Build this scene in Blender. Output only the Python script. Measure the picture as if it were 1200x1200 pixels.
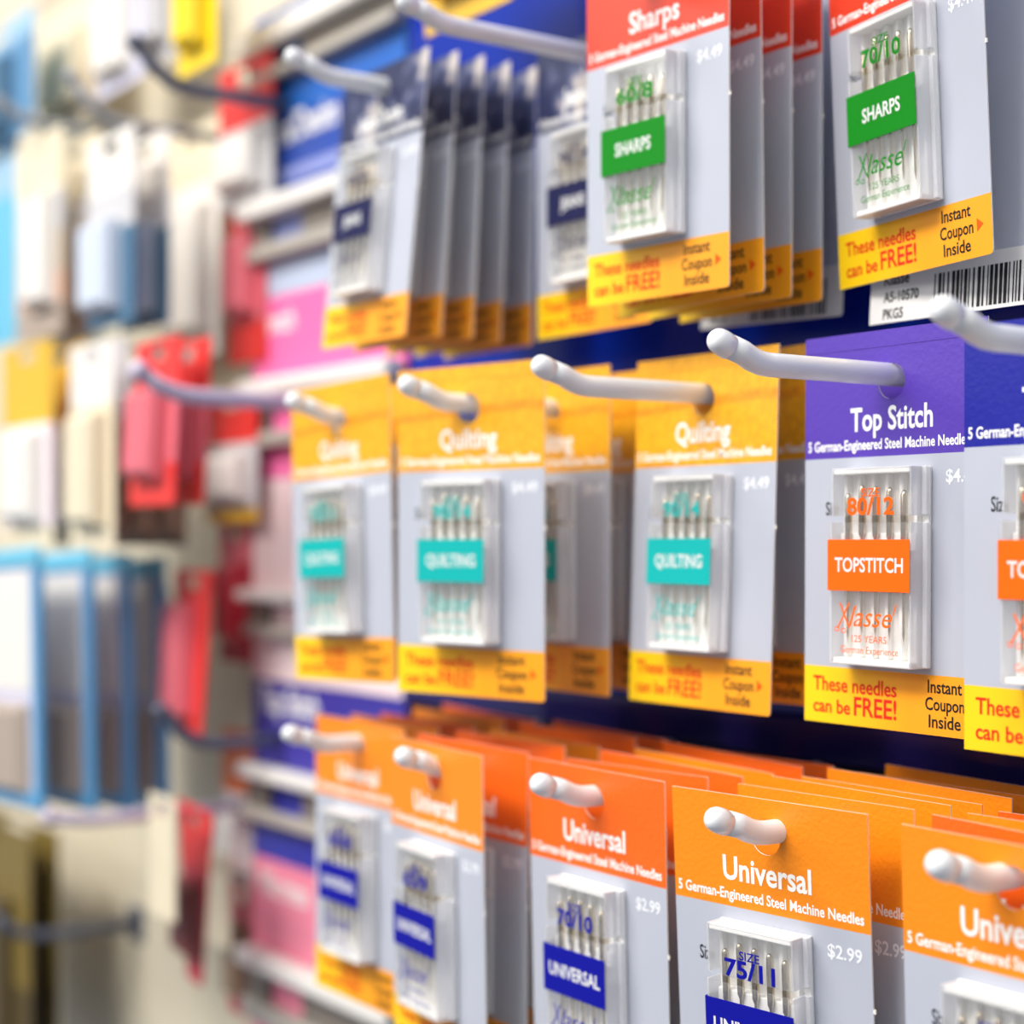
import bpy, bmesh, math, random
from mathutils import Vector, Matrix

# ------------------------------------------------------------------ clearing
for o in list(bpy.data.objects):
    bpy.data.objects.remove(o, do_unlink=True)
SC = bpy.context.scene
COL = SC.collection
S = 0.01                       # the script thinks in centimetres, Blender in metres
random.seed(7)

# ------------------------------------------------------------------ camera
# camera at the origin, wall runs along X, +Y goes into the wall
F, TH, HOR = 2000.0, math.radians(35.0), 630.0
cs, sn = math.cos(TH), math.sin(TH)
FWD = Vector((-cs, sn, 0)); RGT = Vector((sn, cs, 0)); UP = Vector((0, 0, 1))
cam = bpy.data.cameras.new('camera')
camo = bpy.data.objects.new('camera', cam); COL.objects.link(camo)
cam.sensor_width = 36.0; cam.lens = 36.0 * F / 1200.0
cam.shift_y = (HOR - 600.0) / 1200.0
cam.clip_start = 0.02; cam.clip_end = 50
camo.matrix_world = Matrix((( RGT.x, 0, -FWD.x, 0), (RGT.y, 0, -FWD.y, 0), (0, 1, 0, 0), (0, 0, 0, 1)))
cam.dof.use_dof = True
cam.dof.focus_distance = 0.405
cam.dof.aperture_fstop = 6.9
SC.camera = camo

# ------------------------------------------------------------------ world, lights, exposure
W = bpy.data.worlds.new('world'); SC.world = W; W.use_nodes = True
nt = W.node_tree; nt.nodes.clear()
wo = nt.nodes.new('ShaderNodeOutputWorld'); bg = nt.nodes.new('ShaderNodeBackground')
tc = nt.nodes.new('ShaderNodeTexCoord'); sx = nt.nodes.new('ShaderNodeSeparateXYZ')
rp = nt.nodes.new('ShaderNodeValToRGB'); mp = nt.nodes.new('ShaderNodeMapRange')
nt.links.new(tc.outputs['Generated'], sx.inputs[0]); nt.links.new(sx.outputs['Z'], mp.inputs['Value'])
mp.inputs['From Min'].default_value = -1; mp.inputs['From Max'].default_value = 1
nt.links.new(mp.outputs[0], rp.inputs[0])
rp.color_ramp.elements[0].position = 0.30; rp.color_ramp.elements[0].color = (0.40, 0.44, 0.52, 1)
rp.color_ramp.elements[1].position = 0.75; rp.color_ramp.elements[1].color = (0.90, 0.96, 1.05, 1)
nt.links.new(rp.outputs[0], bg.inputs['Color']); bg.inputs['Strength'].default_value = 0.45
nt.links.new(bg.outputs[0], wo.inputs[0])

def area(name, loc, target, sx_, sy_, power, col=(1, 0.965, 0.91)):
    l = bpy.data.lights.new(name, 'AREA'); l.shape = 'RECTANGLE'; l.size = sx_ * S; l.size_y = sy_ * S
    l.energy = power; l.color = col
    o = bpy.data.objects.new(name, l); COL.objects.link(o)
    o.location = Vector(loc) * S
    d = (Vector(target) - Vector(loc)).normalized()
    o.rotation_euler = d.to_track_quat('-Z', 'Y').to_euler()
    return o
area('ceiling_light', (-70, -95, 130), (-38, 30, 0), 140, 40, 35)
area('ceiling_light', (30, -80, 160), (-30, 30, 0), 160, 40, 13)
area('ceiling_light', (-180, -190, 105), (-110, 36, -5), 170, 50, 15)

vs = SC.view_settings
vs.view_transform = 'Standard'; vs.look = 'None'; vs.gamma = 1.0; vs.use_curve_mapping = False
vs.exposure = 0.22
SC.cycles.transparent_max_bounces = 24
SC.display_settings.display_device = 'sRGB'

# ------------------------------------------------------------------ materials
def lin(c):
    c = c / 255.0
    return c / 12.92 if c <= 0.04045 else ((c + 0.055) / 1.055) ** 2.4
def rgb(r, g, b): return (lin(r), lin(g), lin(b), 1.0)
MATS = {}
def mat(name, col, rough=0.45, metal=0.0, spec=0.5, noise=0.0, nscale=60.0, bump=0.0, bscale=300.0, coat=0.0):
    if name in MATS: return MATS[name]
    m = bpy.data.materials.new(name); m.use_nodes = True
    t = m.node_tree; p = t.nodes['Principled BSDF']
    p.inputs['Base Color'].default_value = rgb(*col)
    p.inputs['Roughness'].default_value = rough; p.inputs['Metallic'].default_value = metal
    p.inputs['Specular IOR Level'].default_value = spec
    p.inputs['Coat Weight'].default_value = coat
    if noise or bump:
        co = t.nodes.new('ShaderNodeTexCoord')
    if noise:
        n = t.nodes.new('ShaderNodeTexNoise'); n.inputs['Scale'].default_value = nscale; n.inputs['Detail'].default_value = 4
        r = t.nodes.new('ShaderNodeMapRange'); r.inputs['To Min'].default_value = 1 - noise; r.inputs['To Max'].default_value = 1 + noise * 0.6
        mx = t.nodes.new('ShaderNodeMix'); mx.data_type = 'RGBA'; mx.blend_type = 'MULTIPLY'; mx.inputs[0].default_value = 1
        mx.inputs[6].default_value = rgb(*col)
        t.links.new(co.outputs['Object'], n.inputs['Vector']); t.links.new(n.outputs[0], r.inputs['Value'])
        t.links.new(r.outputs[0], mx.inputs[7]); t.links.new(mx.outputs[2], p.inputs['Base Color'])
    if bump:
        n2 = t.nodes.new('ShaderNodeTexNoise'); n2.inputs['Scale'].default_value = bscale; n2.inputs['Detail'].default_value = 2
        b = t.nodes.new('ShaderNodeBump'); b.inputs['Strength'].default_value = bump; b.inputs['Distance'].default_value = 0.0006
        t.links.new(co.outputs['Object'], n2.inputs['Vector']); t.links.new(n2.outputs[0], b.inputs['Height'])
        t.links.new(b.outputs[0], p.inputs['Normal'])
    MATS[name] = m
    return m

def clear_mat(name, white, tint=(250, 250, 250), rough=0.06):
    """thin clear plastic: mostly see-through, a little milky, with a sheen"""
    m = bpy.data.materials.new(name); m.use_nodes = True
    t = m.node_tree; t.nodes.clear()
    out = t.nodes.new('ShaderNodeOutputMaterial'); tr = t.nodes.new('ShaderNodeBsdfTransparent')
    tr.inputs[0].default_value = (0.995, 0.995, 0.995, 1)
    df = t.nodes.new('ShaderNodeBsdfPrincipled'); df.inputs['Base Color'].default_value = rgb(*tint)
    df.inputs['Roughness'].default_value = 0.35
    gl = t.nodes.new('ShaderNodeBsdfGlossy'); gl.inputs['Roughness'].default_value = rough
    m1 = t.nodes.new('ShaderNodeMixShader'); m1.inputs[0].default_value = white
    lw = t.nodes.new('ShaderNodeLayerWeight'); lw.inputs['Blend'].default_value = 0.5
    pw = t.nodes.new('ShaderNodeMath'); pw.operation = 'POWER'; pw.inputs[1].default_value = 4.0
    fr = t.nodes.new('ShaderNodeMath'); fr.operation = 'MULTIPLY_ADD'; fr.inputs[1].default_value = 0.55; fr.inputs[2].default_value = 0.03
    t.links.new(lw.outputs['Facing'], pw.inputs[0]); t.links.new(pw.outputs[0], fr.inputs[0])
    m2 = t.nodes.new('ShaderNodeMixShader')
    t.links.new(tr.outputs[0], m1.inputs[1]); t.links.new(df.outputs[0], m1.inputs[2])
    t.links.new(fr.outputs[0], m2.inputs[0]); t.links.new(m1.outputs[0], m2.inputs[1]); t.links.new(gl.outputs[0], m2.inputs[2])
    t.links.new(m2.outputs[0], out.inputs[0])
    MATS[name] = m
    return m

def band_mat():
    """coupon band: printed from yellow on the left to orange on the right"""
    m = mat('coupon yellow', (252, 190, 16), 0.4)
    t = m.node_tree; p = t.nodes['Principled BSDF']
    co = t.nodes.new('ShaderNodeTexCoord'); s = t.nodes.new('ShaderNodeSeparateXYZ'); r = t.nodes.new('ShaderNodeMapRange')
    r.inputs['From Min'].default_value = -0.03; r.inputs['From Max'].default_value = 0.03
    rmp = t.nodes.new('ShaderNodeValToRGB')
    rmp.color_ramp.elements[0].color = rgb(255, 208, 8); rmp.color_ramp.elements[1].color = rgb(252, 164, 18)
    rmp.color_ramp.elements[0].position = 0.1; rmp.color_ramp.elements[1].position = 0.6
    t.links.new(co.outputs['Object'], s.inputs[0]); t.links.new(s.outputs['X'], r.inputs['Value'])
    t.links.new(r.outputs[0], rmp.inputs[0]); t.links.new(rmp.outputs[0], p.inputs['Base Color'])
    return m

def quilt_mat():
    """yellow header printed with a mottled fabric and stitched quilting curves"""
    m = mat('quilt yellow header', (250, 176, 22), 0.4)
    t = m.node_tree; p = t.nodes['Principled BSDF']
    co = t.nodes.new('ShaderNodeTexCoord')
    w = t.nodes.new('ShaderNodeTexWave'); w.wave_type = 'RINGS'; w.inputs['Scale'].default_value = 17; w.inputs['Distortion'].default_value = 2.5
    w.inputs['Detail'].default_value = 1
    mpn = t.nodes.new('ShaderNodeMapping'); mpn.inputs['Location'].default_value = (0.05, 0.0, 0.04)
    n = t.nodes.new('ShaderNodeTexNoise'); n.inputs['Scale'].default_value = 420; n.inputs['Detail'].default_value = 3
    r1 = t.nodes.new('ShaderNodeValToRGB')
    r1.color_ramp.elements[0].color = rgb(236, 150, 16); r1.color_ramp.elements[1].color = rgb(250, 176, 22)
    r1.color_ramp.elements[0].position = 0.0; r1.color_ramp.elements[1].position = 0.10
    r2 = t.nodes.new('ShaderNodeValToRGB')
    r2.color_ramp.elements[0].color = (0.86, 0.84, 0.8, 1); r2.color_ramp.elements[1].color = (1.06, 1.1, 1.5, 1)
    r2.color_ramp.elements[0].position = 0.35; r2.color_ramp.elements[1].position = 0.75
    mx = t.nodes.new('ShaderNodeMix'); mx.data_type = 'RGBA'; mx.blend_type = 'MULTIPLY'; mx.inputs[0].default_value = 1
    t.links.new(co.outputs['Object'], mpn.inputs[0]); t.links.new(mpn.outputs[0], w.inputs[0]); t.links.new(co.outputs['Object'], n.inputs[0])
    t.links.new(w.outputs[0], r1.inputs[0]); t.links.new(n.outputs[0], r2.inputs[0])
    t.links.new(r1.outputs[0], mx.inputs[6]); t.links.new(r2.outputs[0], mx.inputs[7]); t.links.new(mx.outputs[2], p.inputs['Base Color'])
    return m

def denim_mat():
    """navy header printed with a picture of worn cloth"""
    m = mat('navy header', (40, 44, 78), 0.4)
    t = m.node_tree; p = t.nodes['Principled BSDF']
    co = t.nodes.new('ShaderNodeTexCoord'); n = t.nodes.new('ShaderNodeTexNoise'); n.inputs['Scale'].default_value = 55; n.inputs['Detail'].default_value = 3
    ra = t.nodes.new('ShaderNodeValToRGB')
    ra.color_ramp.elements[0].color = rgb(34, 40, 76); ra.color_ramp.elements[1].color = rgb(206, 196, 186)
    ra.color_ramp.elements[0].position = 0.5; ra.color_ramp.elements[1].position = 0.68
    e = ra.color_ramp.elements.new(0.58); e.color = rgb(78, 84, 120)
    t.links.new(co.outputs['Object'], n.inputs[0]); t.links.new(n.outputs[0], ra.inputs[0]); t.links.new(ra.outputs[0], p.inputs['Base Color'])
    return m

M_clear = clear_mat('clear plastic', 0.06)
M_frost = clear_mat('frosted clear plastic', 0.52, (248, 248, 252), 0.15)
M_blister = clear_mat('blister plastic', 0.22, (245, 245, 250), 0.10)
M_white = mat('white plastic', (252, 250, 246), 0.35)
M_hook = mat('hook white', (240, 242, 243), 0.30, coat=0.3)
M_steel = mat('needle steel', (196, 182, 160), 0.25, metal=1.0)
M_grey = mat('card grey', (184, 188, 200), 0.38)
M_back = mat('card back white', (232, 230, 226), 0.6)
M_edge = mat('card edge', (246, 240, 228), 0.7)
M_band = band_mat()
HEAD = {
    'orange': mat('orange header', (247, 140, 14), 0.36, bump=0.25, bscale=900),
    'deep_orange': mat('deep orange header', (246, 104, 16), 0.36, bump=0.25, bscale=900),
    'quilt': quilt_mat(),
    'purple': mat('purple header', (84, 54, 170), 0.4, bump=0.12, bscale=700),
    'blue': mat('blue header', (4, 14, 146), 0.4, bump=0.12, bscale=700),
    'red': mat('red header', (230, 62, 28), 0.38, noise=0.3, nscale=45),
    'navy': denim_mat(),
}
INK = {
    'white': mat('white ink', (252, 250, 246), 0.55, spec=0.2), 'black': mat('black ink', (34, 32, 34), 0.55, spec=0.2),
    'red': mat('red ink', (224, 40, 24), 0.55, spec=0.2), 'price': mat('price ink', (240, 241, 246), 0.55, spec=0.2),
    'green': mat('green ink', (0, 130, 16), 0.55, spec=0.2), 'orange': mat('orange ink', (255, 104, 0), 0.55, spec=0.2),
    'teal': mat('teal ink', (8, 176, 172), 0.55, spec=0.2), 'blue': mat('blue ink', (8, 12, 150), 0.55, spec=0.2),
    'navy': mat('navy ink', (24, 26, 72), 0.55, spec=0.2), 'silver': mat('silver print', (226, 226, 224), 0.55, spec=0.2),
    'arrow': mat('arrow ink', (240, 92, 16), 0.55, spec=0.2),
}

# ------------------------------------------------------------------ mesh helpers (centimetres)
class MB:
    def __init__(self): self.bm = bmesh.new(); self.mats = []
    def mi(self, m):
        if m not in self.mats: self.mats.append(m)
        return self.mats.index(m)
    def _apply(self, faces, m, smooth=False):
        i = self.mi(m)
        for f in faces: f.material_index = i; f.smooth = smooth
    def box(self, x0, x1, y0, y1, z0, z1, m, bevel=0.0, seg=2):
        t = bmesh.new(); bmesh.ops.create_cube(t, size=1.0)
        for v in t.verts:
            v.co = Vector(((x0 + x1) / 2 + v.co.x * (x1 - x0), (y0 + y1) / 2 + v.co.y * (y1 - y0), (z0 + z1) / 2 + v.co.z * (z1 - z0)))
        if bevel: bmesh.ops.bevel(t, geom=list(t.edges), offset=bevel, segments=seg, affect='EDGES', profile=0.5)
        self.merge(t, m, smooth=False); return self
    def merge(self, t, m=None, smooth=False):
        mp_ = {}
        for v in t.verts: mp_[v] = self.bm.verts.new(v.co)
        for f in t.faces:
            try: nf = self.bm.faces.new([mp_[v] for v in f.verts])
            except ValueError: continue
            nf.material_index = self.mi(m); nf.smooth = smooth
        t.free()
    def tube(self, pts, rads, m, n=14, cap=True):
        pts = [Vector(p) for p in pts]
        if not isinstance(rads, (list, tuple)): rads = [rads] * len(pts)
        rings = []; up = Vector((0.13, 0.21, 0.97))
        for i, p in enumerate(pts):
            d = (pts[min(i + 1, len(pts) - 1)] - pts[max(i - 1, 0)])
            if d.length < 1e-9: d = Vector((0, -1, 0))
            d.normalize()
            a = d.cross(up)
            if a.length < 1e-3: a = d.cross(Vector((1, 0, 0)))
            a.normalize(); b = a.cross(d).normalized(); up = b
            rings.append([self.bm.verts.new(p + (a * math.cos(2 * math.pi * k / n) + b * math.sin(2 * math.pi * k / n)) * rads[i]) for k in range(n)])
        fs = []
        for r0, r1 in zip(rings, rings[1:]):
            for k in range(n): fs.append(self.bm.faces.new((r0[k], r0[(k + 1) % n], r1[(k + 1) % n], r1[k])))
        if cap: fs.append(self.bm.faces.new(rings[0][::-1])); fs.append(self.bm.faces.new(rings[-1]))
        self._apply(fs, m, True); return self
    def loft(self, sections, m, smooth=False, cap=True):
        """sections: lists of points of equal length, joined in order"""
        R = [[self.bm.verts.new(Vector(p)) for p in s] for s in sections]
        n = len(R[0]); fs = []
        for a, b in zip(R, R[1:]):
            for k in range(n): fs.append(self.bm.faces.new((a[k], a[(k + 1) % n], b[(k + 1) % n], b[k])))
        if cap: fs.append(self.bm.faces.new(R[0][::-1])); fs.append(self.bm.faces.new(R[-1]))
        self._apply(fs, m, smooth); return self
    def face(self, pts, m):
        f = self.bm.faces.new([self.bm.verts.new(Vector(p)) for p in pts]); self._apply([f], m); return f
    def data(self, name):
        bmesh.ops.recalc_face_normals(self.bm, faces=list(self.bm.faces)) if getattr(self, 'recalc', True) else None
        me = bpy.data.meshes.new(name)
        for v in self.bm.verts: v.co *= S
        self.bm.to_mesh(me); self.bm.free()
        for m in self.mats: me.materials.append(m)
        return me
    def build(self, name, parent=None, loc=None):
        return link(name, self.data(name), parent, loc)

def link(name, me, parent=None, loc=None):
    o = bpy.data.objects.new(name, me); COL.objects.link(o)
    if parent is not None: o.parent = parent
    if loc is not None: o.location = Vector(loc) * S
    return o
def tag(o, label=None, cat=None, group=None, kind=None):
    if label: o['label'] = label
    if cat: o['category'] = cat
    if group: o['group'] = group
    if kind: o['kind'] = kind
    return o
def empty(name, loc, label, cat, group=None, rot=(0, 0, 0)):
    o = bpy.data.objects.new(name, None); COL.objects.link(o)
    o.empty_display_size = 0.01
    o.location = Vector(loc) * S; o.rotation_euler = [math.radians(a) for a in rot]
    return tag(o, label, cat, group)
def at(u, v, Y):
    """pixel of the photo -> point on the upright plane Y = const (cm)"""
    d = FWD + RGT * ((u - 600) / F) + UP * ((HOR - v) / F)
    return d * (Y / d.y)

# ------------------------------------------------------------------ lettering
_tc = {}
def glyphs(txt, bold=0.0, shear=0.0):
    k = (txt, bold, shear)
    if k in _tc: return _tc[k]
    c = bpy.data.curves.new('t', 'FONT'); c.body = txt; c.size = 1.0; c.offset = bold; c.shear = shear; c.resolution_u = 3
    o = bpy.data.objects.new('t', c); COL.objects.link(o)
    dg = bpy.context.evaluated_depsgraph_get(); me = o.evaluated_get(dg).to_mesh()
    vs_ = [tuple(v.co) for v in me.vertices]; fs_ = [tuple(p.vertices) for p in me.polygons]
    o.evaluated_get(dg).to_mesh_clear(); bpy.data.objects.remove(o, do_unlink=True); bpy.data.curves.remove(c)
    _tc[k] = (vs_, fs_); return _tc[k]
CAPH = max(v[1] for v in glyphs('H')[0])
def text(mb, txt, x, z, h, m, y=-0.02, width=None, align='L', bold=0.02, shear=0.0, squeeze=0.78):
    """print txt with its baseline at z, cap height h, facing -Y"""
    V, Fc = glyphs(txt, bold, shear)
    if not V: return
    x0 = min(v[0] for v in V); x1 = max(v[0] for v in V)
    sz = h / CAPH; sxx = (width / (x1 - x0)) if width else sz * squeeze
    w = (x1 - x0) * sxx
    ox = x if align == 'L' else (x - w / 2 if align == 'C' else x - w)
    bv = [mb.bm.verts.new((ox + (v[0] - x0) * sxx, y, z + v[1] * sz)) for v in V]
    i = mb.mi(m)
    for f in Fc:
        try: nf = mb.bm.faces.new([bv[k] for k in f]); nf.material_index = i
        except ValueError: pass
def ribbon(mb, pts, w, m, y=-0.02):
    pts = [Vector((p[0], 0, p[1])) for p in pts]; L, R = [], []
    for i, p in enumerate(pts):
        d = (pts[min(i + 1, len(pts) - 1)] - pts[max(i - 1, 0)]).normalized(); n = Vector((-d.z, 0, d.x)) * w / 2
        L.append(mb.bm.verts.new((p.x + n.x, y, p.z + n.z))); R.append(mb.bm.verts.new((p.x - n.x, y, p.z - n.z)))
    ii = mb.mi(m)
    for i in range(len(pts) - 1):
        f = mb.bm.faces.new((L[i], R[i], R[i + 1], L[i + 1])); f.material_index = ii

# ------------------------------------------------------------------ needle pack
CW = 2.975                                   # half width of a card
KIND = {   # header, title, title width, size print, band word, band ink, case ink, price, flap, header height, total
    'orange':   dict(head='orange', title='Universal', tw=2.7, band='UNIVERSAL', ink='blue', price='$2.99', flap=0.0),
    'deep':     dict(head='deep_orange', title='Universal', tw=2.7, band='UNIVERSAL', ink='blue', price='$2.99', flap=0.0),
    'quilt':    dict(head='quilt', title='Quilting', tw=2.3, band='QUILTING', ink='teal', price='$4.49', flap=0.4),
    'purple':   dict(head='purple', title='Top Stitch', tw=2.7, band='TOPSTITCH', ink='orange', price='$4.49', flap=0.4),
    'blue':     dict(head='blue', title='Top Stitch', tw=2.7, band='TOPSTITCH', ink='orange', price='$4.49', flap=0.0),
    'red':      dict(head='red', title='Sharps', tw=2.1, band='SHARPS', ink='green', price='$4.49', flap=0.0),
    'navy':     dict(head='navy', title='Jeans/Denim', tw=3.0, band='JEANS', ink='navy', price='$4.49', flap=0.0),
}
# local frame: origin = top of the hole where the rod passes; z down the card
def zl(k, d):  # depth below the card's plain top edge (without flap)
    return 0.72 - d
def card_data(kind, turned=False):
    K = KIND[kind]; mb = MB(); mb.recalc = True
    bm = mb.bm; ztop = zl(kind, -K['flap']); zh = zl(kind, 2.75); zb = zl(kind, 8.1); ze = zl(kind, 9.55)
    hm = mb.mi(HEAD[K['head']]); gm = mb.mi(M_grey); ym = mb.mi(M_band); bk = mb.mi(M_back); ed = mb.mi(M_edge)
    T = 0.035; R = 0.45; rr = 0.10
    def V(x, z, y=-T): return bm.verts.new((x, y, z))
    # header with a round hole
    N = 28
    hole = [V(R * math.cos(2 * math.pi * i / N), 0.275 - R + R * math.sin(2 * math.pi * i / N)) for i in range(N)]
    a, b, c, d = V(-CW, ztop), V(CW, ztop), V(CW, zh), V(-CW, zh)
    loop = [a, b, c, d]
    es = [bm.edges.new((loop[i], loop[(i + 1) % 4])) for i in range(4)] + [bm.edges.new((hole[i], hole[(i + 1) % N])) for i in range(N)]
    r = bmesh.ops.triangle_fill(bm, edges=es, use_beauty=True, use_dissolve=False)
    for f in r['geom']:
        if isinstance(f, bmesh.types.BMFace): f.material_index = hm
    g0, g1 = V(-CW, zb), V(CW, zb)
    f = bm.faces.new((d, c, g1, g0)); f.material_index = gm
    y0, y1, y2, y3 = V(-CW, ze), V(CW - rr, ze), V(CW - rr * .3, ze + rr * .3), V(CW, ze + rr)
    f = bm.faces.new((g0, g1, y3, y2, y1, y0)); f.material_index = ym
    front = list(bm.faces)
    if turned:
        for f in front:
            f.material_index = gm if f.material_index in (hm, gm) else bk
    ext = bmesh.ops.extrude_face_region(bm, geom=front)
    nv = [g for g in ext['geom'] if isinstance(g, bmesh.types.BMVert)]
    for v in nv: v.co.y += T
    nf = [g for g in ext['geom'] if isinstance(g, bmesh.types.BMFace)]
    for f in bm.faces:
        ys = [v.co.y for v in f.verts]
        if max(ys) - min(ys) > T * 0.5: f.material_index = ed
        elif min(ys) > -T * 0.5: f.material_index = bk
    # torn perforation nub on the right edge, crease of the top fold
    mb.box(CW - .01, CW + 0.06, -T, 0, zl(kind, 4.55), zl(kind, 4.45), M_edge)
    if K['flap']:
        mb.box(-CW, CW, -T - 0.012, -T, zl(kind, 0.02), ztop, HEAD[K['head']], 0.005, 1)
    return mb.data('backing_card')
def lettering_data(kind, turned=False):
    """the printing on a card, by place: list of (name, mesh)"""
    K = KIND[kind]; y = -0.042; out = []
    Z = lambda d: zl(kind, d)
    def new():
        mb = MB(); mb.recalc = False; return mb
    if turned:
        mb = new()
        text(mb, 'Klasse\u00b4', -2.5, Z(8.55), .30, INK['black'], y)
        text(mb, 'A5-10570', -2.5, Z(9.0), .26, INK['black'], y)
        text(mb, 'PKG5', -2.5, Z(9.45), .26, INK['black'], y)
        out.append(('lettering', mb.data('lettering'))); mb = new()
        text(mb, '3', 2.3, Z(2.0), .3, INK['black'], y)
        out.append(('price_figure', mb.data('price_figure'))); mb = new()
        rnd = random.Random(3); x = -0.8
        while x < 2.3:
            w = rnd.choice((.04, .06, .1))
            mb.face([(x, y, Z(9.45)), (x + w, y, Z(9.45)), (x + w, y, Z(8.45)), (x, y, Z(8.45))], INK['black']); x += w + rnd.choice((.04, .05, .09))
        out.append(('barcode', mb.data('barcode')))
        return out
    mb = new()
    text(mb, K['title'], -0.02, Z(2.08), .56, INK['white'], y, width=K['tw'], align='C', bold=.022)
    text(mb, '5 German-Engineered Steel Machine Needles', -2.86, Z(2.56), .25, INK['white'], y, width=5.3 if kind in ('purple', 'blue') else 5.66, align='L', bold=.022)
    out.append(('title_lettering', mb.data('title_lettering'))); mb = new()
    text(mb, K['price'], 2.72, Z(3.45), .30, INK['price'], y, width=.98, align='R', bold=.02)
    out.append(('price_lettering', mb.data('price_lettering'))); mb = new()
    text(mb, 'Size', -2.22, Z(4.2), .33, INK['black'], y, bold=.012, squeeze=.66)
    out.append(('size_lettering', mb.data('size_lettering'))); mb = new()
    text(mb, 'These needles', -2.65, Z(8.72), .36, INK['red'], y, width=2.85, bold=.016)
    text(mb, 'can be', -2.65, Z(9.28), .34, INK['red'], y, width=1.3, bold=.016)
    text(mb, 'FREE!', -1.22, Z(9.28), .46, INK['red'], y, width=1.42, bold=.016)
    out.append(('offer_lettering', mb.data('offer_lettering'))); mb = new()
    for i, t_ in enumerate(('Instant', 'Coupon', 'Inside')):
        text(mb, t_, 1.72, Z(8.52 + i * .42), .30, INK['black'], y, width=(1.05, 1.2, .98)[i], align='C', bold=.014)
    mb.face([(2.45, y, Z(8.94)), (2.45, y, Z(8.62)), (2.68, y, Z(8.78))][::-1], INK['arrow'])
    out.append(('coupon_lettering', mb.data('coupon_lettering')))
    return out

# the clear case: local frame origin = middle of its top edge, on the card's face
BW, BD, BH = 1.31, 0.72, 4.9
CX, CZ = -0.10, 3.05
def case_tray():
    mb = MB()
    mb.box(-BW - .03, BW + .10, -.16, -.035, -BH, 0, M_white, .03)
    mb.box(-BW + .06, BW - .06, -BD + .06, -.15, -.16, -.02, M_white, .03)
    mb.box(-BW + .06, BW - .06, -BD + .06, -.15, -BH + .02, -BH + .16, M_white, .03)
    for i in range(6):
        x = -1.15 + i * .46
        mb.box(x - .06, x + .06, -.34, -.15, -BH + .16, -.16, M_white, .03)
    mb.box(-BW + .08, BW - .08, -.42, -.15, -2.05, -1.62, M_white, .02)
    return mb.data('needle_case')
def shell(z0, z1, grow, m, side, top, bottom):
    mb = MB(); w = BW + grow; d = BD + grow
    mb.box(-w, w, -d, -d + .05, z0, z1, m, .012, 1)
    mb.box(w - .05, w, -d + .05, -.17, z0, z1, side, .012, 1)
    mb.box(w, w + .14, -.30, -.165, z0 + .02, z1 - .0, side, .02, 1)
    mb.box(-w, -w + .05, -d + .05, -.17, z0, z1, side, .012, 1)
    if top: mb.box(-w + .05, w - .05, -d + .05, -.17, z1 - .05, z1, M_frost, .012, 1)
    if bottom: mb.box(-w + .05, w - .05, -d + .05, -.17, z0, z0 + .05, M_frost, .012, 1)
    return mb
def case_lid(): return shell(-1.2, 0.0, 0.0, M_clear, M_frost, True, False).data('case_lid')
def case_cover(): return shell(-BH, -1.36, 0.025, M_clear, M_frost, False, True).data('case_cover')
def label_band(ink):
    mb = MB(); w = BW + .045; d = BD + .045; zt, zb_ = -1.78, -3.06
    mb.box(-w, w, -d, -d + .015, zb_, zt, ink, .004, 1)
    mb.box(-w, -w + .015, -d + .015, -.3, zb_, zt, ink)
    return mb.data('label_band')
def needle(i):
    mb = MB(); x = -0.92 + i * .46; y = -.47; top = (-.62, -.42, -.46, -.5, -.58)[i]
    mb.tube([(x, y, top + .0), (x, y, top - .05), (x, y, top - .12), (x, y, top - 1.22), (x, y, top - 1.34), (x, y, top - 3.5), (x, y, top - 3.75)],
            [.03, .065, .088, .088, .042, .036, .008], M_steel, 10)
    return mb.data('needle')
def case_print(kind, size):
    K = KIND[kind]; ink = INK[K['ink']]; y = -BD - .036; y1 = -BD - .008; y2 = -BD - .05; out = []
    def new():
        mb = MB(); mb.recalc = False; return mb
    mb = new()
    text(mb, 'SIZE', 0.05, -.72, .20, ink, y1, width=.62, align='C', bold=.014)
    text(mb, size, 0.05, -1.16, .40, ink, y1, width=1.55, align='C', bold=.03)
    out.append(('size_print', mb.data('size_print'))); mb = new()
    text(mb, K['band'], 0.03, -2.58, .34, INK['silver'], y2, width=min(2.3, .25 * len(K['band'])), align='C', bold=.022)
    out.append(('band_lettering', mb.data('band_lettering'))); mb = new()
    # the maker's script word mark with a scissor-shaped first letter
    ribbon(mb, [(-1.0, -4.0), (-.82, -3.72), (-.62, -3.36)], .05, ink, y)
    ribbon(mb, [(-.92, -3.36), (-.80, -3.6), (-.6, -3.98)], .05, ink, y - .001)
    for cx_, cz_ in ((-1.02, -4.02), (-.80, -4.05)):
        ribbon(mb, [(cx_ + .075 * math.cos(q * .7), cz_ + .055 * math.sin(q * .7)) for q in range(10)], .025, ink, y - .002)
    text(mb, 'lasse', -.62, -3.93, .50, ink, y, width=1.42, bold=.0, shear=.35)
    ribbon(mb, [(.84, -3.62), (.93, -3.36)], .035, ink, y)
    text(mb, '125 YEARS', 0.05, -4.32, .17, ink, y, width=1.15, align='C', bold=.0)
    text(mb, 'German Experience', 0.05, -4.60, .18, ink, y, width=1.9, align='C', bold=.0)
    out.append(('maker_print', mb.data('maker_print')))
    return out

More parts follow.
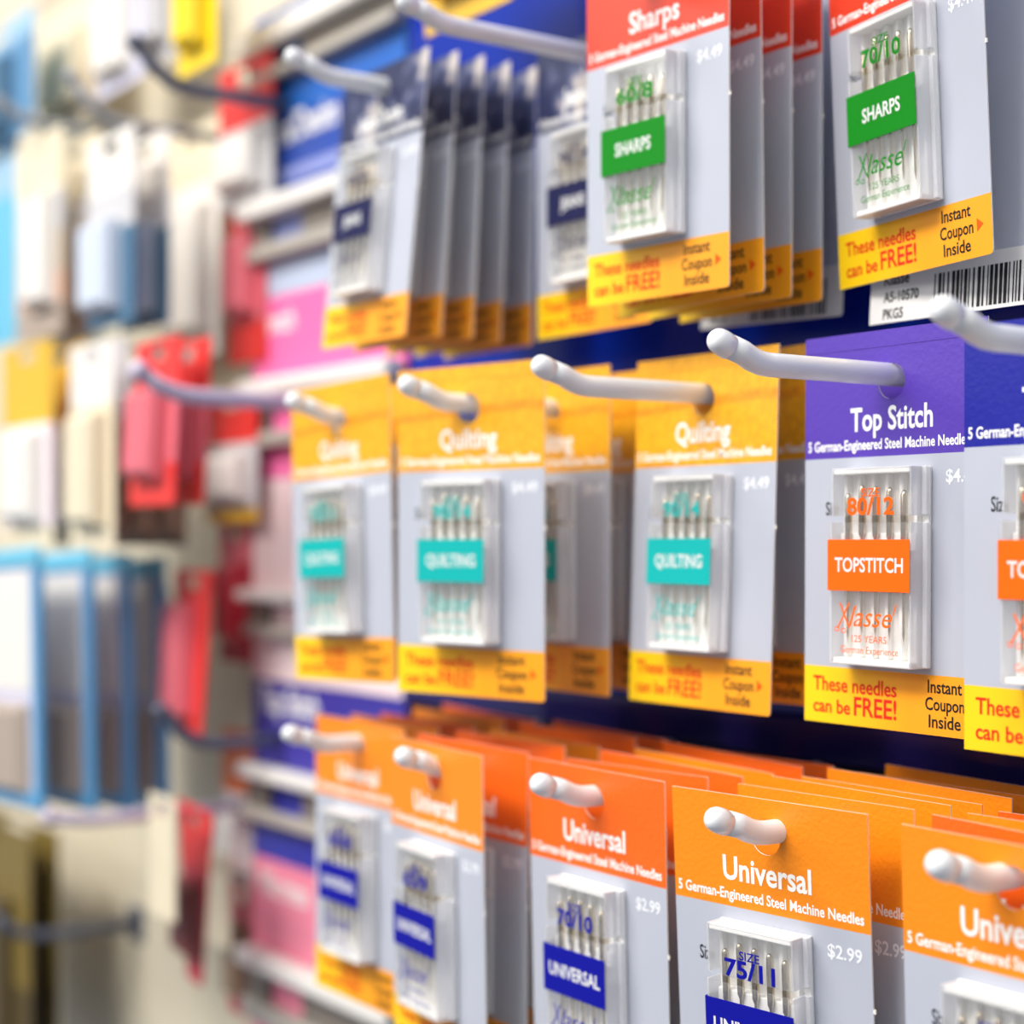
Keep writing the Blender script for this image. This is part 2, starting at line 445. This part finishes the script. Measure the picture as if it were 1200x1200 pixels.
_pm = {}
def cached(key, fn):
    if key not in _pm: _pm[key] = fn()
    return _pm[key]
def needle_pack(kind, size, X, Y, Z, label, group, yaw=0, pitch=0, roll=0, full=True, turned=False):
    """X, Z: the rod the pack hangs on; Y: where along the rod the card hangs"""
    r = empty('needle_pack', (X, Y, Z), label, 'needle pack', group, (pitch, roll, yaw))
    c = link('backing_card', cached(('card', kind, turned), lambda: card_data(kind, turned)), r)
    for nm, me in cached(('let', kind, turned), lambda: lettering_data(kind, turned)): link(nm, me, c)
    if turned: return r
    k = link('needle_case', cached('tray', case_tray), r, (CX, 0, zl(kind, CZ)))
    link('case_lid', cached('lid', case_lid), k); link('case_cover', cached('cover', case_cover), k)
    link('label_band', cached(('band', kind), lambda: label_band(INK[KIND[kind]['ink']])), k)
    if full:
        for i in range(5): link('needle', cached(('needle', i), lambda: needle(i)), k)
        for nm, me in cached(('print', kind, size), lambda: case_print(kind, size)): link(nm, me, k)
    return r

# ------------------------------------------------------------------ setting: the wall and the display board
M_wall = mat('cream pegboard', (222, 211, 186), 0.6, noise=0.06, nscale=30)
M_blue = mat('blue board', (0, 42, 158), 0.2, spec=0.5)
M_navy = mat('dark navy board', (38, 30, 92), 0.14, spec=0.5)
M_shade = mat('painted shade black', (14, 12, 22), 0.5)  # shadow below the rail, put into the lower board as near-black colour
def tag_struct(o): o['kind'] = 'structure'; return o
WALLY = 39.0
mb = MB(); mb.box(-230, 10, WALLY, WALLY + 1.0, -70, 80, M_wall)
tag_struct(mb.build('wall_back'))
BY = 37.0
mb = MB(); mb.box(-60.2, -12, BY, BY + .8, -5.4, 40, M_blue, .05, 1)
tag(mb.build('display_board'), 'glossy blue board behind the white hooks of the upper two rows', 'display board')
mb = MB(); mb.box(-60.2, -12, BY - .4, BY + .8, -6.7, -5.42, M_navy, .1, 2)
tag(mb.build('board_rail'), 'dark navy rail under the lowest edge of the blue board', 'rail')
mb = MB(); mb.box(-60.2, -12, BY + .3, BY + 1.2, -40, -6.72, M_shade, .05, 1)
tag(mb.build('display_board'), 'board behind the orange packs of the bottom row, its shade painted near-black', 'display board')

# ------------------------------------------------------------------ white hooks
def hook_rod():
    mb = MB(); pts = [(0, BY - 26.4 + 0.0, 0), (0, 4, 0), (0, 1.75, 0.0)]
    P = [Vector((0, 0, 0))]
    bend = [(0, 1.75 - .28 * k, 0.0 + 0.027 * k * k) for k in range(1, 4)]
    pts += bend + [(0, .45, .37)]
    mb.tube(pts, .29, M_hook, 20); return mb.data('rod')
def hook_cap():
    mb = MB(); d = Vector((0, -.9, .38)).normalized(); p0 = Vector((0, .5, .335))
    prof = [(0, .285), (.01, .303), (.26, .304), (.40, .284), (.50, .235), (.56, .17), (.59, .09), (.60, .01)]
    mb.tube([p0 + d * a for a, _ in prof], [r for _, r in prof], M_hook, 20); return mb.data('cap')
def white_hook(X, Y, Z, label):
    r = empty('display_hook', (X, Y, Z), label, 'hook', 'white display hooks')
    link('rod', cached('rod', hook_rod), r); link('cap', cached('cap', hook_cap), r); return r
HX = {'low': [-22.9, -29.5, -36.4, -43.3, -50.5], 'mid': [-22.8, -29.4, -36.35, -43.1, -50.25], 'top': [-22.9, -29.5, -36.4, -43.2, -50.3]}
ROWZ = {'top': 15.42, 'mid': 4.06, 'low': -6.95}
YT = 26.2

HL = {
 'low': ['white hook holding the rightmost orange pack cut by the frame edge', 'white hook poking through the orange pack sized 75/11',
         'white hook poking through the deep orange pack sized 70/10', 'white hook through the narrow orange pack left of the 70/10 pack',
         'white hook left end of the bottom row, in front of the purple sign card'],
 'mid': ['white hook at the right edge above the blue-headed pack', 'long white hook reaching out from the purple-headed pack',
         'long white hook in the rightmost yellow quilted pack', 'white hook in the middle yellow quilted pack',
         'white hook in the leftmost yellow quilted pack'],
 'top': ['white hook of the neighbouring red pack column at the top right', 'white hook above the green-banded 70/10 pack', 'white hook above the blurred red pack with green band',
         'white hook at the top edge above the row of navy packs', 'white hook over the leaning stack of navy packs'],
}
for row in ('low', 'mid', 'top'):
    for i, x in enumerate(HX[row]):
        if row == 'top' and i < 3: continue
        white_hook(x, YT, ROWZ[row], HL[row][i])
for i in (1, 2):
    white_hook(HX['top'][i], YT + .0, ROWZ['top'], HL['top'][i])

# ------------------------------------------------------------------ needle packs, hook by hook
ORD = ['front', 'second', 'third', 'fourth', 'fifth', 'sixth', 'seventh', 'eighth', 'ninth', 'tenth']
def stack(row, i, specs, where, group):
    """specs: (kind, size, Y, yaw, pitch, roll, full, turned, label or None, dx, dz)"""
    for n, s in enumerate(specs):
        kind, size, Y, yaw, pitch, roll, full, turned = s[:8]
        lab = s[8] if len(s) > 8 and s[8] else '%s of the needle packs on %s' % (ORD[n], where)
        dx, dz = (s[9], s[10]) if len(s) > 10 else (0, 0)
        needle_pack(kind, size, HX[row][i] + dx, Y, ROWZ[row] + dz, lab, group, yaw, pitch, roll, full, turned)
R = random.Random(11)
def jit(a): return R.uniform(-a, a)
def rest(kind, size, ys, full=False, a=1.2, pitch=0):
    ks = kind if isinstance(kind, (list, tuple)) else [kind] * len(ys)
    return [(ks[j % len(ks)], size, y, jit(a), pitch + jit(.5), jit(a), full, False, None, 0, jit(.12)) for j, y in enumerate(ys)]

G = 'orange needle packs in the bottom row'
stack('low', 0, [('orange', '80/12', 28.3, 0, 2, 0, True, False, 'orange-headed pack at the right edge of the bottom row, cut by the frame', .3, 0)] +
      rest(['deep', 'orange'], '80/12', [29.6, 30.8, 31.9, 33.0, 34.2, 35.3]), 'the bottom hook at the right frame edge', G)
stack('low', 1, [('orange', '75/11', 28.3, 7, 3, 0, True, False, 'sharp orange-headed pack with size 75/11 in blue on its case', -.35, 0)] +
      rest('orange', '75/11', [29.8, 31.0, 32.1, 33.1, 34.2, 35.3]), 'the hook of the orange 75/11 pack', G)
stack('low', 2, [('deep', '70/10', 28.2, 0, 1.5, 0, True, False, 'deep orange-headed pack with size 70/10 and blue band')] +
      rest(['deep', 'deep', 'orange'], '70/10', [29.6, 30.8, 32.0, 33.1, 34.3]), 'the hook of the deep orange 70/10 pack', G)
stack('low', 3, [('orange', '65/9', 27.5, -5, 1, 0, True, False, 'blurred narrow-looking orange pack turned away, left of the 70/10 pack')] +
      rest(['deep', 'deep', 'orange'], '65/9', [28.8, 30.2, 31.5, 32.8, 34.1], full=True), 'the hook of the narrow orange pack', G)
stack('low', 4, [('orange', '60/8', 29.0, 0, 0, 0, True, False, 'blurred orange pack at the left end of the bottom row with yellow foot')] +
      rest(['orange', 'deep'], '60/8', [30.4, 31.7, 33.0, 34.3]), 'the leftmost hook of the bottom row', G)

G = 'needle packs in the middle row'
stack('mid', 0, [('blue', '90/14', 30.5, 0, 0, 0, True, False, 'blue-headed pack with orange band at the right frame edge', .07, 0)] +
      rest('blue', '90/14', [32.2]), 'the middle-row hook at the right frame edge', G)
stack('mid', 1, [('purple', '80/12', 32.0, 0, -.3, 0, True, False, 'purple-headed pack with size 80/12 and an orange band', .15, 0)] +
      rest('purple', '80/12', [33.6]), 'the hook of the purple-headed pack', G)
stack('mid', 2, [('quilt', '90/14', 32.0, 0, -2, 0, True, False, 'rightmost yellow quilted-header pack with teal band beside the purple pack', .12, 0)] +
      rest('quilt', '90/14', [33.5], full=True), 'the hook of the rightmost yellow quilted pack', G)
stack('mid', 3, [('quilt', '90/14', 28.4, 14, 0, 0, True, False, 'middle yellow quilted-header pack with teal band', .3, 0),
                 ('quilt', '90/14', 31.7, 0, 0, 0, True, False, 'yellow quilted pack half hidden behind the middle quilted pack'),
                 ('quilt', '90/14', 33.6, 0, 0, 0, False, False, 'rearmost yellow quilted pack in the shade behind the middle ones')],
      'the hook of the middle yellow quilted pack', G)
stack('mid', 4, [('quilt', '75/11', 28.0, 4, 0, -2, True, False, 'leftmost yellow quilted-header pack with teal band, blurred', .2, 0),
                 ('quilt', '75/11', 29.8, 0, 0, 0, True, False, 'yellow quilted pack half hidden behind the leftmost quilted pack')],
      'the leftmost hook of the middle row', G)

G = 'needle packs in the top row'
stack('top', 1, [('red', '70/10', 32.8, -9, 2, -1, True, False, 'red-headed pack with green band sized 70/10 at the top right', -.25, .1),
                 ('red', '70/10', 34.3, 0, -4, 0, False, True, 'turned-round grey pack with a barcode foot behind the 70/10 pack', .9, -1.0),
                 ('red', '70/10', 35.4, 0, 0, 2, False, True, 'rearmost turned-round grey pack behind the barcode pack', .3, -.3)],
      'the top hook at the right', G)
stack('top', 2, [('red', '60/8', 30.2, 1, 1, 1, True, False, 'blurred red-headed pack with green band in front of its stack', .15, .05),
                 ('red', '60/8', 31.4, 2, 0, -1, False, False, 'second red pack directly behind the blurred green-banded one', 0, -.1),
                 ('red', '60/8', 32.6, 1, 0, 0, False, False, 'third red pack behind the blurred green-banded one', 0, -.1),
                 ('red', '60/8', 33.8, 0, 0, 0, False, False, 'fourth red pack in its stack, just before the turned grey one', 0, -.1),
                 ('red', '60/8', 34.9, 0, 0, 2, False, True, 'turned-round grey pack at the back of the red stack', 0, -.3)],
      'the hook of the blurred red pack', G)
stack('top', 3, [('navy', '90/14', 33.4, 0, 0, 0, True, False, 'navy-headed pack with navy band, half hidden behind the blurred red pack')], 'x', G)
stack('top', 4, [('navy', '100/16', 29.9, -2, -5, 1, True, False, 'front navy-headed pack of the leaning stack at the upper left')] +
      [('navy', '100/16', 31.0 + j * 1.1, -2 + jit(1), -4 + j, jit(.6), False, False, None) for j in range(4)], 'the leaning upper-left hook', G)

# ------------------------------------------------------------------ sign cards and rails left of the board
PY = 37.0
def zpx(v): return (HOR - v) * 0.04064
PX0, PX1 = -74.5, -60.4
def sign_card(z1, z0, bands, label, word=None, wz=None, inkm=None, h=1.1):
    r = empty('sign_card', ((PX0 + PX1) / 2, PY, z0), label, 'sign card', 'printed sign cards left of the blue board')
    mb = MB(); w = (PX1 - PX0) / 2
    zz = z1
    for (zlow, m) in bands:
        mb.box(-w, w, -.06, .06, zlow - z0, zz - z0, m); zz = zlow
    c = mb.build('card', r)
    if word:
        t = MB(); t.recalc = False
        text(t, word, -w + .9, wz - z0, h, INK['white'], -.08, bold=.02, squeeze=.8); t.build('lettering', c)
    return r
Mp = {
 'blue': mat('sign blue', (28, 100, 190), .35), 'lilac': mat('sign lilac', (140, 150, 205), .4), 'cobalt': mat('sign cobalt', (40, 74, 165), .35),
 'paleblue': mat('sign pale blue', (186, 200, 222), .4), 'pink': mat('sign pink', (246, 116, 176), .35), 'palepink': mat('sign pale pink', (250, 226, 226), .4),
 'indigo': mat('sign indigo', (66, 58, 158), .35), 'royal': mat('sign royal', (50, 56, 170), .35), 'rose': mat('sign rose', (252, 146, 172), .35),
}
sign_card(zpx(20), zpx(312), [(zpx(150), Mp['blue']), (zpx(208), Mp['cobalt']), (zpx(222), Mp['lilac']), (zpx(232), Mp['cobalt']), (zpx(312), Mp['lilac'])],
          'blue sign card with a blurred white title at the upper left', 'Jeans/Denim', zpx(178), h=1.25)
sign_card(zpx(312), zpx(351), [(zpx(351), Mp['paleblue'])], 'pale blue sign strip just above the bright pink sign')
sign_card(zpx(351), zpx(562), [(zpx(562), Mp['pink'])], 'bright pink sign card above the pale pink one', 'Stretch', zpx(392), h=1.0)
sign_card(zpx(562), zpx(795), [(zpx(795), Mp['palepink'])], 'pale pink sign card between the bright pink and indigo ones')
sign_card(zpx(796), zpx(1004), [(zpx(905), Mp['indigo']), (zpx(1004), Mp['royal'])], 'indigo sign card with a white title at the lower left', 'Top Stitch', zpx(832), h=1.15)
sign_card(zpx(1004), zpx(1300), [(zpx(1300), Mp['rose'])], 'rose pink sign card at the bottom left below the indigo one', 'Microtex', zpx(1045), h=1.1)
M_rail = mat('rail off white', (232, 228, 222), .35); M_rail2 = mat('rail grey', (176, 170, 160), .35); M_slot = mat('slot dark', (120, 112, 104), .6)
def slot_rail(v0, v1, v2, v3, tab, label):
    """off-white upper bar, open slot with a coloured tab, grey lower bar"""
    r = empty('slot_rail', ((PX0 + PX1) / 2, PY - .1, zpx(v3)), label, 'rail', 'slotted metal rails across the sign cards')
    w = (PX1 - PX0) / 2; z = lambda v: zpx(v) - zpx(v3)
    mb = MB(); mb.box(-w, w, -1.0, 0, z(v1), z(v0), M_rail, .2, 3); mb.build('upper_bar', r)
    mb = MB(); mb.box(-w, w, -.7, 0, z(v3), z(v2), M_rail2, .15, 3); mb.build('lower_bar', r)
    mb = MB(); mb.box(-w, -w + 2.2, -.3, 0, z(v2), z(v1), M_slot, .05, 1); mb.box(w - 8.5, w, -.3, 0, z(v2), z(v1), M_slot, .05, 1); mb.build('slot_plate', r)
    return r
slot_rail(42, 70, 92, 106, None, 'slotted rail at the top of the blue sign card')
slot_rail(240, 262, 292, 310, None, 'slotted rail across the foot of the blue sign card')
slot_rail(447, 468, 508, 525, None, 'slotted rail across the bright pink sign card')
slot_rail(690, 704, 732, 745, None, 'slotted rail across the pale pink sign card')
slot_rail(893, 910, 944, 959, None, 'slotted rail across the indigo sign card')
slot_rail(1108, 1130, 1168, 1192, None, 'slotted rail across the rose pink sign card')

# ------------------------------------------------------------------ blurred goods on the wall at the left
def flat(name, c, rough=.4): return mat(name, c, rough)
def hang_pack(u0, v0, u1, v1, Y, label, bands, thick=.9, bubble=None, n=1, dy=1.2, group=None, lean=0, name='hang_pack', labels=None, taper=0.0, cat='package', yaw=0):
    """a carded pack: card printed in bands with a hang hole tab on top and, if given, a plastic bubble. bands = [(fraction down, material)]"""
    a = at(u0, v0, Y); b = at(u1, v0, Y); um = (u0 + u1) / 2; ztop_ = at(um, v0, Y).z; h = ztop_ - at(um, v1, Y).z
    w = abs(b.x - a.x); cx = (a.x + b.x) / 2
    me_card = None
    for k in range(n):
        lab = labels[k] if labels else label
        r = empty(name, (cx, Y + k * dy, ztop_), lab, cat, group, (lean, 0, yaw))
        if me_card is None:
            mb = MB(); z = 0.0
            # header strip around a euro hole, then the printed zones
            hx = w * .16; mb.box(-w / 2, -hx, -.05, .05, -.9, 0, bands[0][1]); mb.box(hx, w / 2, -.05, .05, -.9, 0, bands[0][1])
            mb.box(-hx, hx, -.05, .05, -.3, 0, bands[0][1]); z = -.9
            def wid(zz): return (w / 2) * (1 - taper * (-zz / h))
            for fr, m in bands:
                zn = -h * fr
                if zn >= z: continue
                mb.loft([[(-wid(z), -.05, z), (wid(z), -.05, z), (wid(z), .05, z), (-wid(z), .05, z)],
                         [(-wid(zn), -.05, zn), (wid(zn), -.05, zn), (wid(zn), .05, zn), (-wid(zn), .05, zn)]], m)
                z = zn
            me_card = mb.data('card')
            me_b = None
            if bubble:
                x0, x1, f0, f1, bm_ = bubble
                xa, xb = -w / 2 + w * x0, -w / 2 + w * x1; za, zb_ = -h * f0, -h * f1; i = .35
                mb = MB(); mb.loft([[(xa, -.05, zb_), (xb, -.05, zb_), (xb, -.05, za), (xa, -.05, za)],
                                    [(xa + .1, -thick * .7, zb_ + .1), (xb - .1, -thick * .7, zb_ + .1), (xb - .1, -thick * .7, za - .1), (xa + .1, -thick * .7, za - .1)],
                                    [(xa + i, -thick, zb_ + i), (xb - i, -thick, zb_ + i), (xb - i, -thick, za - i), (xa + i, -thick, za - i)]], bm_)
                me_b = mb.data('blister')
        link('card', me_card, r)
        if me_b: link('blister', me_b, r)
def wire_hook(pts, label, m, rad=.3):
    """a bent wire hook: rod along the points, ball tip, wall plate"""
    r = empty('wire_hook', pts[-1], label, 'hook', 'wire hooks on the cream wall')
    o = Vector(pts[-1]); P = [Vector(p) - o for p in pts]
    mb = MB(); mb.tube(P, rad, m, 12); mb.build('rod', r)
    mb = MB(); d = (P[0] - P[1]).normalized()
    mb.tube([P[0] - d * .1, P[0] + d * .15, P[0] + d * .4, P[0] + d * .5], [rad * 1.25, rad * 1.3, rad * .9, rad * .1], m, 12); mb.build('cap', r)
    mb = MB(); mb.box(-.9, .9, -.15, .1, -1.0, 1.0, m, .08, 2); mb.build('wall_plate', r)
    return r
C = {
 'paleice': flat('pack pale ice blue', (206, 216, 232)), 'peach': flat('pack peach', (226, 178, 150)), 'steel': flat('pack steel blue', (96, 144, 184)), 'maroon': flat('pack maroon', (112, 58, 56)),
 'cyan': flat('pack cyan', (110, 190, 220)), 'blue': flat('pack blue', (92, 158, 204)), 'dkblue': flat('pack dark blue', (70, 110, 140)),
 'white': flat('pack white', (236, 231, 224)), 'cream': flat('pack cream', (232, 219, 190)), 'beige': flat('pack beige', (206, 188, 164)),
 'lilac': flat('pack lilac', (214, 212, 232)), 'yellow': flat('pack yellow', (250, 214, 20)), 'mustard': flat('pack mustard', (232, 184, 50)),
 'red': flat('pack red', (232, 56, 50)), 'rose': flat('pack rose', (226, 110, 122)), 'dkred': flat('pack dark red', (190, 50, 66)),
 'brown': flat('pack brown', (150, 126, 104)), 'olive': flat('pack olive', (128, 108, 50)), 'dkolive': flat('pack dark olive', (88, 74, 44)),
 'orange': flat('pack orange', (246, 130, 70)), 'grey': flat('pack grey', (204, 202, 204)), 'ltblue': flat('pack light blue', (160, 196, 220)),
 'pinkwhite': flat('pack pinkish white', (244, 228, 234)), 'taupe': flat('pack taupe', (176, 160, 146)), 'charcoal': flat('pack charcoal', (84, 80, 84)),
}
M_wire = mat('wire grey', (150, 156, 166), .35); M_wired = mat('wire dark', (84, 90, 108), .35); M_wirel = mat('wire lilac', (206, 196, 216), .35)

# top row of the left wall
hang_pack(-45, 36, 40, 172, 33, 'mid blue carded pack at the top left edge', [(.2, C['ltblue']), (1, C['steel'])], bubble=(.15, .75, .3, .92, C['dkblue']))
hang_pack(-50, 168, 22, 410, 33.6, 'tall cyan pack below the mid blue one at the left edge', [(.3, C['ltblue']), (.6, C['cyan']), (1, C['cyan'])], bubble=(.1, .6, .35, .9, C['ltblue']))
hang_pack(20, 160, 74, 395, 31, '', [(.3, C['cream']), (.5, C['grey']), (.7, C['beige']), (.85, C['peach']), (1, C['taupe'])], bubble=(.38, .9, .32, .86, C['white']), n=2, dy=2.0,
          group='white packs at the upper left', labels=['front white pack beside the cyan pack at the left edge', 'second white pack behind the front one beside the cyan pack'])
hang_pack(104, 158, 158, 382, 31, '', [(.3, C['white']), (.5, C['grey']), (1, C['dkblue'])], bubble=(.08, .72, .45, .92, C['paleice']), n=2, dy=1.7,
          group='white and blue packs at the upper left', labels=['front white-topped pale blue pack at the upper left', 'second white-topped pale blue pack behind the front one'])
hang_pack(196, 150, 258, 420, 37.5, 'tall cream pack left of the red-topped one', [(.25, C['cream']), (1, C['white'])], bubble=(.15, .85, .35, .9, C['white']))
hang_pack(46, -60, 112, 150, 36, 'beige pack at the top edge above the white packs', [(.3, C['beige']), (.7, C['cream']), (1, C['beige'])], bubble=(.2, .85, .5, .9, C['cream']))
hang_pack(116, -60, 168, 104, 35, 'lilac and white pack at the top edge beside the yellow tag', [(.4, C['grey']), (1, C['lilac'])], bubble=(.15, .8, .3, .9, C['white']))
hang_pack(210, -80, 254, 82, 33, 'bright yellow pack hanging at the top edge', [(.2, C['yellow']), (1, C['yellow'])], bubble=(.2, .8, .2, .85, C['yellow']))
hang_pack(168, -60, 208, 74, 36, 'grey-white pack at the top edge left of the yellow one', [(.3, C['taupe']), (1, C['grey'])], bubble=(.2, .8, .3, .85, C['grey']))
hang_pack(258, 72, 320, 240, 36.3, 'red-topped white pack near the upper left sign card', [(.45, C['red']), (1, C['grey'])], bubble=(.15, .85, .52, .9, C['white']))
hang_pack(268, 240, 312, 425, 36.8, 'red and rose pack below the red-topped white pack', [(.15, C['red']), (.75, C['rose']), (1, C['red'])], bubble=(.2, .8, .2, .7, C['rose']))
# middle row
hang_pack(4, 404, 62, 640, 30, '', [(.40, C['mustard']), (.9, C['pinkwhite']), (1, C['cream'])], bubble=(.2, .85, .44, .88, C['white']), n=2, dy=1.8,
          group='yellow-topped packs at the left', labels=['front yellow-topped white pack at the left edge', 'second yellow-topped white pack behind the front one'])
hang_pack(84, 402, 134, 640, 29.5, 'front cream pack between the yellow-topped and red packs', [(.3, C['white']), (1, C['cream'])], bubble=(.2, .85, .35, .9, C['cream']))
hang_pack(96, 402, 148, 640, 31.2, '', [(.38, C['grey']), (1, C['brown'])], bubble=(.2, .95, .42, .95, C['brown']), n=3, dy=1.5,
          group='brown packs in the left middle row', labels=['brown pack directly behind the front cream pack', 'second brown pack behind the front cream pack', 'rearmost brown pack behind the front cream pack'])
hang_pack(162, 398, 214, 592, 29.8, '', [(.3, C['red']), (.75, C['rose']), (1, C['red'])], bubble=(.15, .8, .3, .85, C['rose']), n=2, dy=1.3,
          group='red packs in the left middle row', lean=-3, labels=['front red pack of the stack on the lilac wire hook', 'second red pack behind the front red pack'])
hang_pack(244, 458, 302, 612, 36.2, 'red-topped grey pack with an orange foot', [(.4, C['red']), (.9, C['grey']), (1, C['mustard'])], bubble=(.15, .85, .48, .84, C['white']))
hang_pack(258, 612, 296, 776, 37, 'slim dark red pack below the orange-footed one', [(.3, C['rose']), (1, C['dkred'])], bubble=(.2, .8, .3, .85, C['dkred']))
# the blue clamshells
def clamshell(cx, Y, z1, w, h, label):
    r = empty('clamshell', (cx, Y, z1), label, 'clamshell pack', 'blue-framed clamshell packs at the left', (0, -2.5, 0))
    mb = MB(); D = 0.45
    mb.box(-w / 2, w / 2, -D, 0, -1.0, 0, C['cyan'], .2, 2)
    mb.box(-w / 2, -w / 2 + .7, -D, 0, -h, -1.0, C['blue'], .2, 2); mb.box(w / 2 - .8, w / 2, -D, 0, -h, -1.0, C['blue'], .15, 2)
    mb.box(-w / 2 + .7, w / 2 - .8, -D, 0, -h, -h + .9, C['blue'], .2, 2)
    mb.build('frame', r)
    mb = MB(); mb.box(-w / 2 + .7, w / 2 - .8, -.3, -.1, -h + .9, -1.0, C['lilac'])
    mb.box(-w / 2 + .9, w / 2 - 1.2, -.36, -.3, -h * .55, -1.2, C['white']); mb.build('insert_card', r)
    mb = MB(); a, b = -w / 2 + 1.0, w / 2 - 1.4
    mb.loft([[(a, -.36, -h * .95), (b, -.36, -h * .95), (b, -.36, -h * .6), (a, -.36, -h * .6)],
             [(a + .4, -.9, -h * .92), (b - .4, -.9, -h * .92), (b - .4, -.9, -h * .63), (a + .4, -.9, -h * .63)]], C['taupe']); mb.build('tool', r)
    return r
for k, (uu, lab) in enumerate(((52, 'front blue-framed clamshell with a white insert at the left edge'), (112, 'second blue-framed clamshell from the front'),
                               (156, 'third blue-framed clamshell from the front'), (196, 'rearmost blue-framed clamshell nearest the red packs'))):
    Yk = 27.5 + 2.3 * k
    p = at(uu, 645 + 4 * k, Yk); q = at(uu, 955, Yk)
    clamshell(p.x - 5.0, Yk, p.z, 10.0, p.z - q.z, lab)
# lower left
hang_pack(180, 690, 198, 800, 36.5, 'cream slip beside the rearmost clamshell', [(.5, C['cream']), (1, C['cream'])])
hang_pack(200, 668, 256, 858, 34, 'red pack with a rose bubble right of the clamshells', [(.2, C['red']), (1, C['red'])], bubble=(.1, .6, .2, .9, C['rose']), lean=-2, yaw=-6, taper=.3)
hang_pack(176, 932, 206, 1075, 31, 'cream slip left of the dark-bubbled red pack', [(.5, C['cream']), (1, C['cream'])])
hang_pack(200, 945, 258, 1150, 33, 'red pack with a dark bubble at the bottom left', [(.35, C['red']), (1, C['dkred'])], bubble=(.25, .75, .42, .85, C['maroon']), taper=.6, yaw=-8)
hang_pack(242, 1000, 270, 1108, 36, 'cream slip right of the dark-bubbled red pack', [(.5, C['cream']), (1, C['cream'])])
hang_pack(262, 856, 300, 1032, 37, 'orange-topped grey pack beside the indigo sign card', [(.42, C['orange']), (1, C['grey'])], bubble=(.15, .85, .48, .92, C['white']))
hang_pack(270, 1036, 298, 1190, 37.4, 'slim brownish red pack beside the rose sign card', [(.3, C['rose']), (1, C['dkred'])], bubble=(.2, .8, .3, .85, C['brown']))
hang_pack(-50, 962, 36, 1230, 33, '', [(.3, C['olive']), (.65, C['olive']), (1, C['dkolive'])], bubble=(.15, .8, .3, .9, C['dkolive']), n=2, dy=1.6,
          group='olive packs in the bottom left corner', labels=['front olive pack in the bottom left corner', 'second olive pack behind the front one in the corner'])
# yellow round tag at the top edge above the long hook
hang_pack(500, -140, 600, 22, 33, 'yellow tag at the top edge above the navy packs', [(.5, C['mustard']), (1, C['mustard'])], bubble=(.2, .8, .3, .8, C['mustard']))
# wire hooks
def wh(pix, label, m, rad=.3):
    """pix: (u, v, Y) from the tip to the wall"""
    wire_hook([tuple(at(*p)) for p in pix], label, m, rad)
def wire(u, v, Y0, slope, label, m, rad=.28, tip=1.0):
    """a straight hook out of the wall: tip at pixel (u, v) on plane Y0"""
    p = at(u, v, Y0)
    pts = [(p.x, Y0, p.z), (p.x, Y0 + .8, p.z - tip * .55), (p.x, Y0 + 1.7, p.z - tip * .9), (p.x, Y0 + 2.8, p.z - tip), (p.x, WALLY - .1, p.z - tip + slope)]
    wire_hook(pts, label, m, rad)
wire(160, 52, 29.5, 0, 'dark wire hook at the top left below the yellow pack', M_wired, .32, 1.6)
wire(84, 92, 29.5, 0, 'grey wire hook above the pale blue packs', M_wire, .26, 1.8)
wire(2, 122, 29.5, 0, 'grey wire hook above the front white pack', M_wire, .30, .8)
wire(164, 436, 27.0, 0, 'lilac wire hook holding the red stack', M_wirel, .34, .9)
wire(190, 835, 31, 0, 'dark wire hook below the rose-bubbled red pack', M_wired, .3, 1.6)
wire(60, 958, 27, 0, 'lilac grey wire hook under the clamshells', M_wirel, .3, .3)
wire(2, 1082, 31, 0, 'dark wire hook in front of the olive packs', M_wired, .34, 1.0)
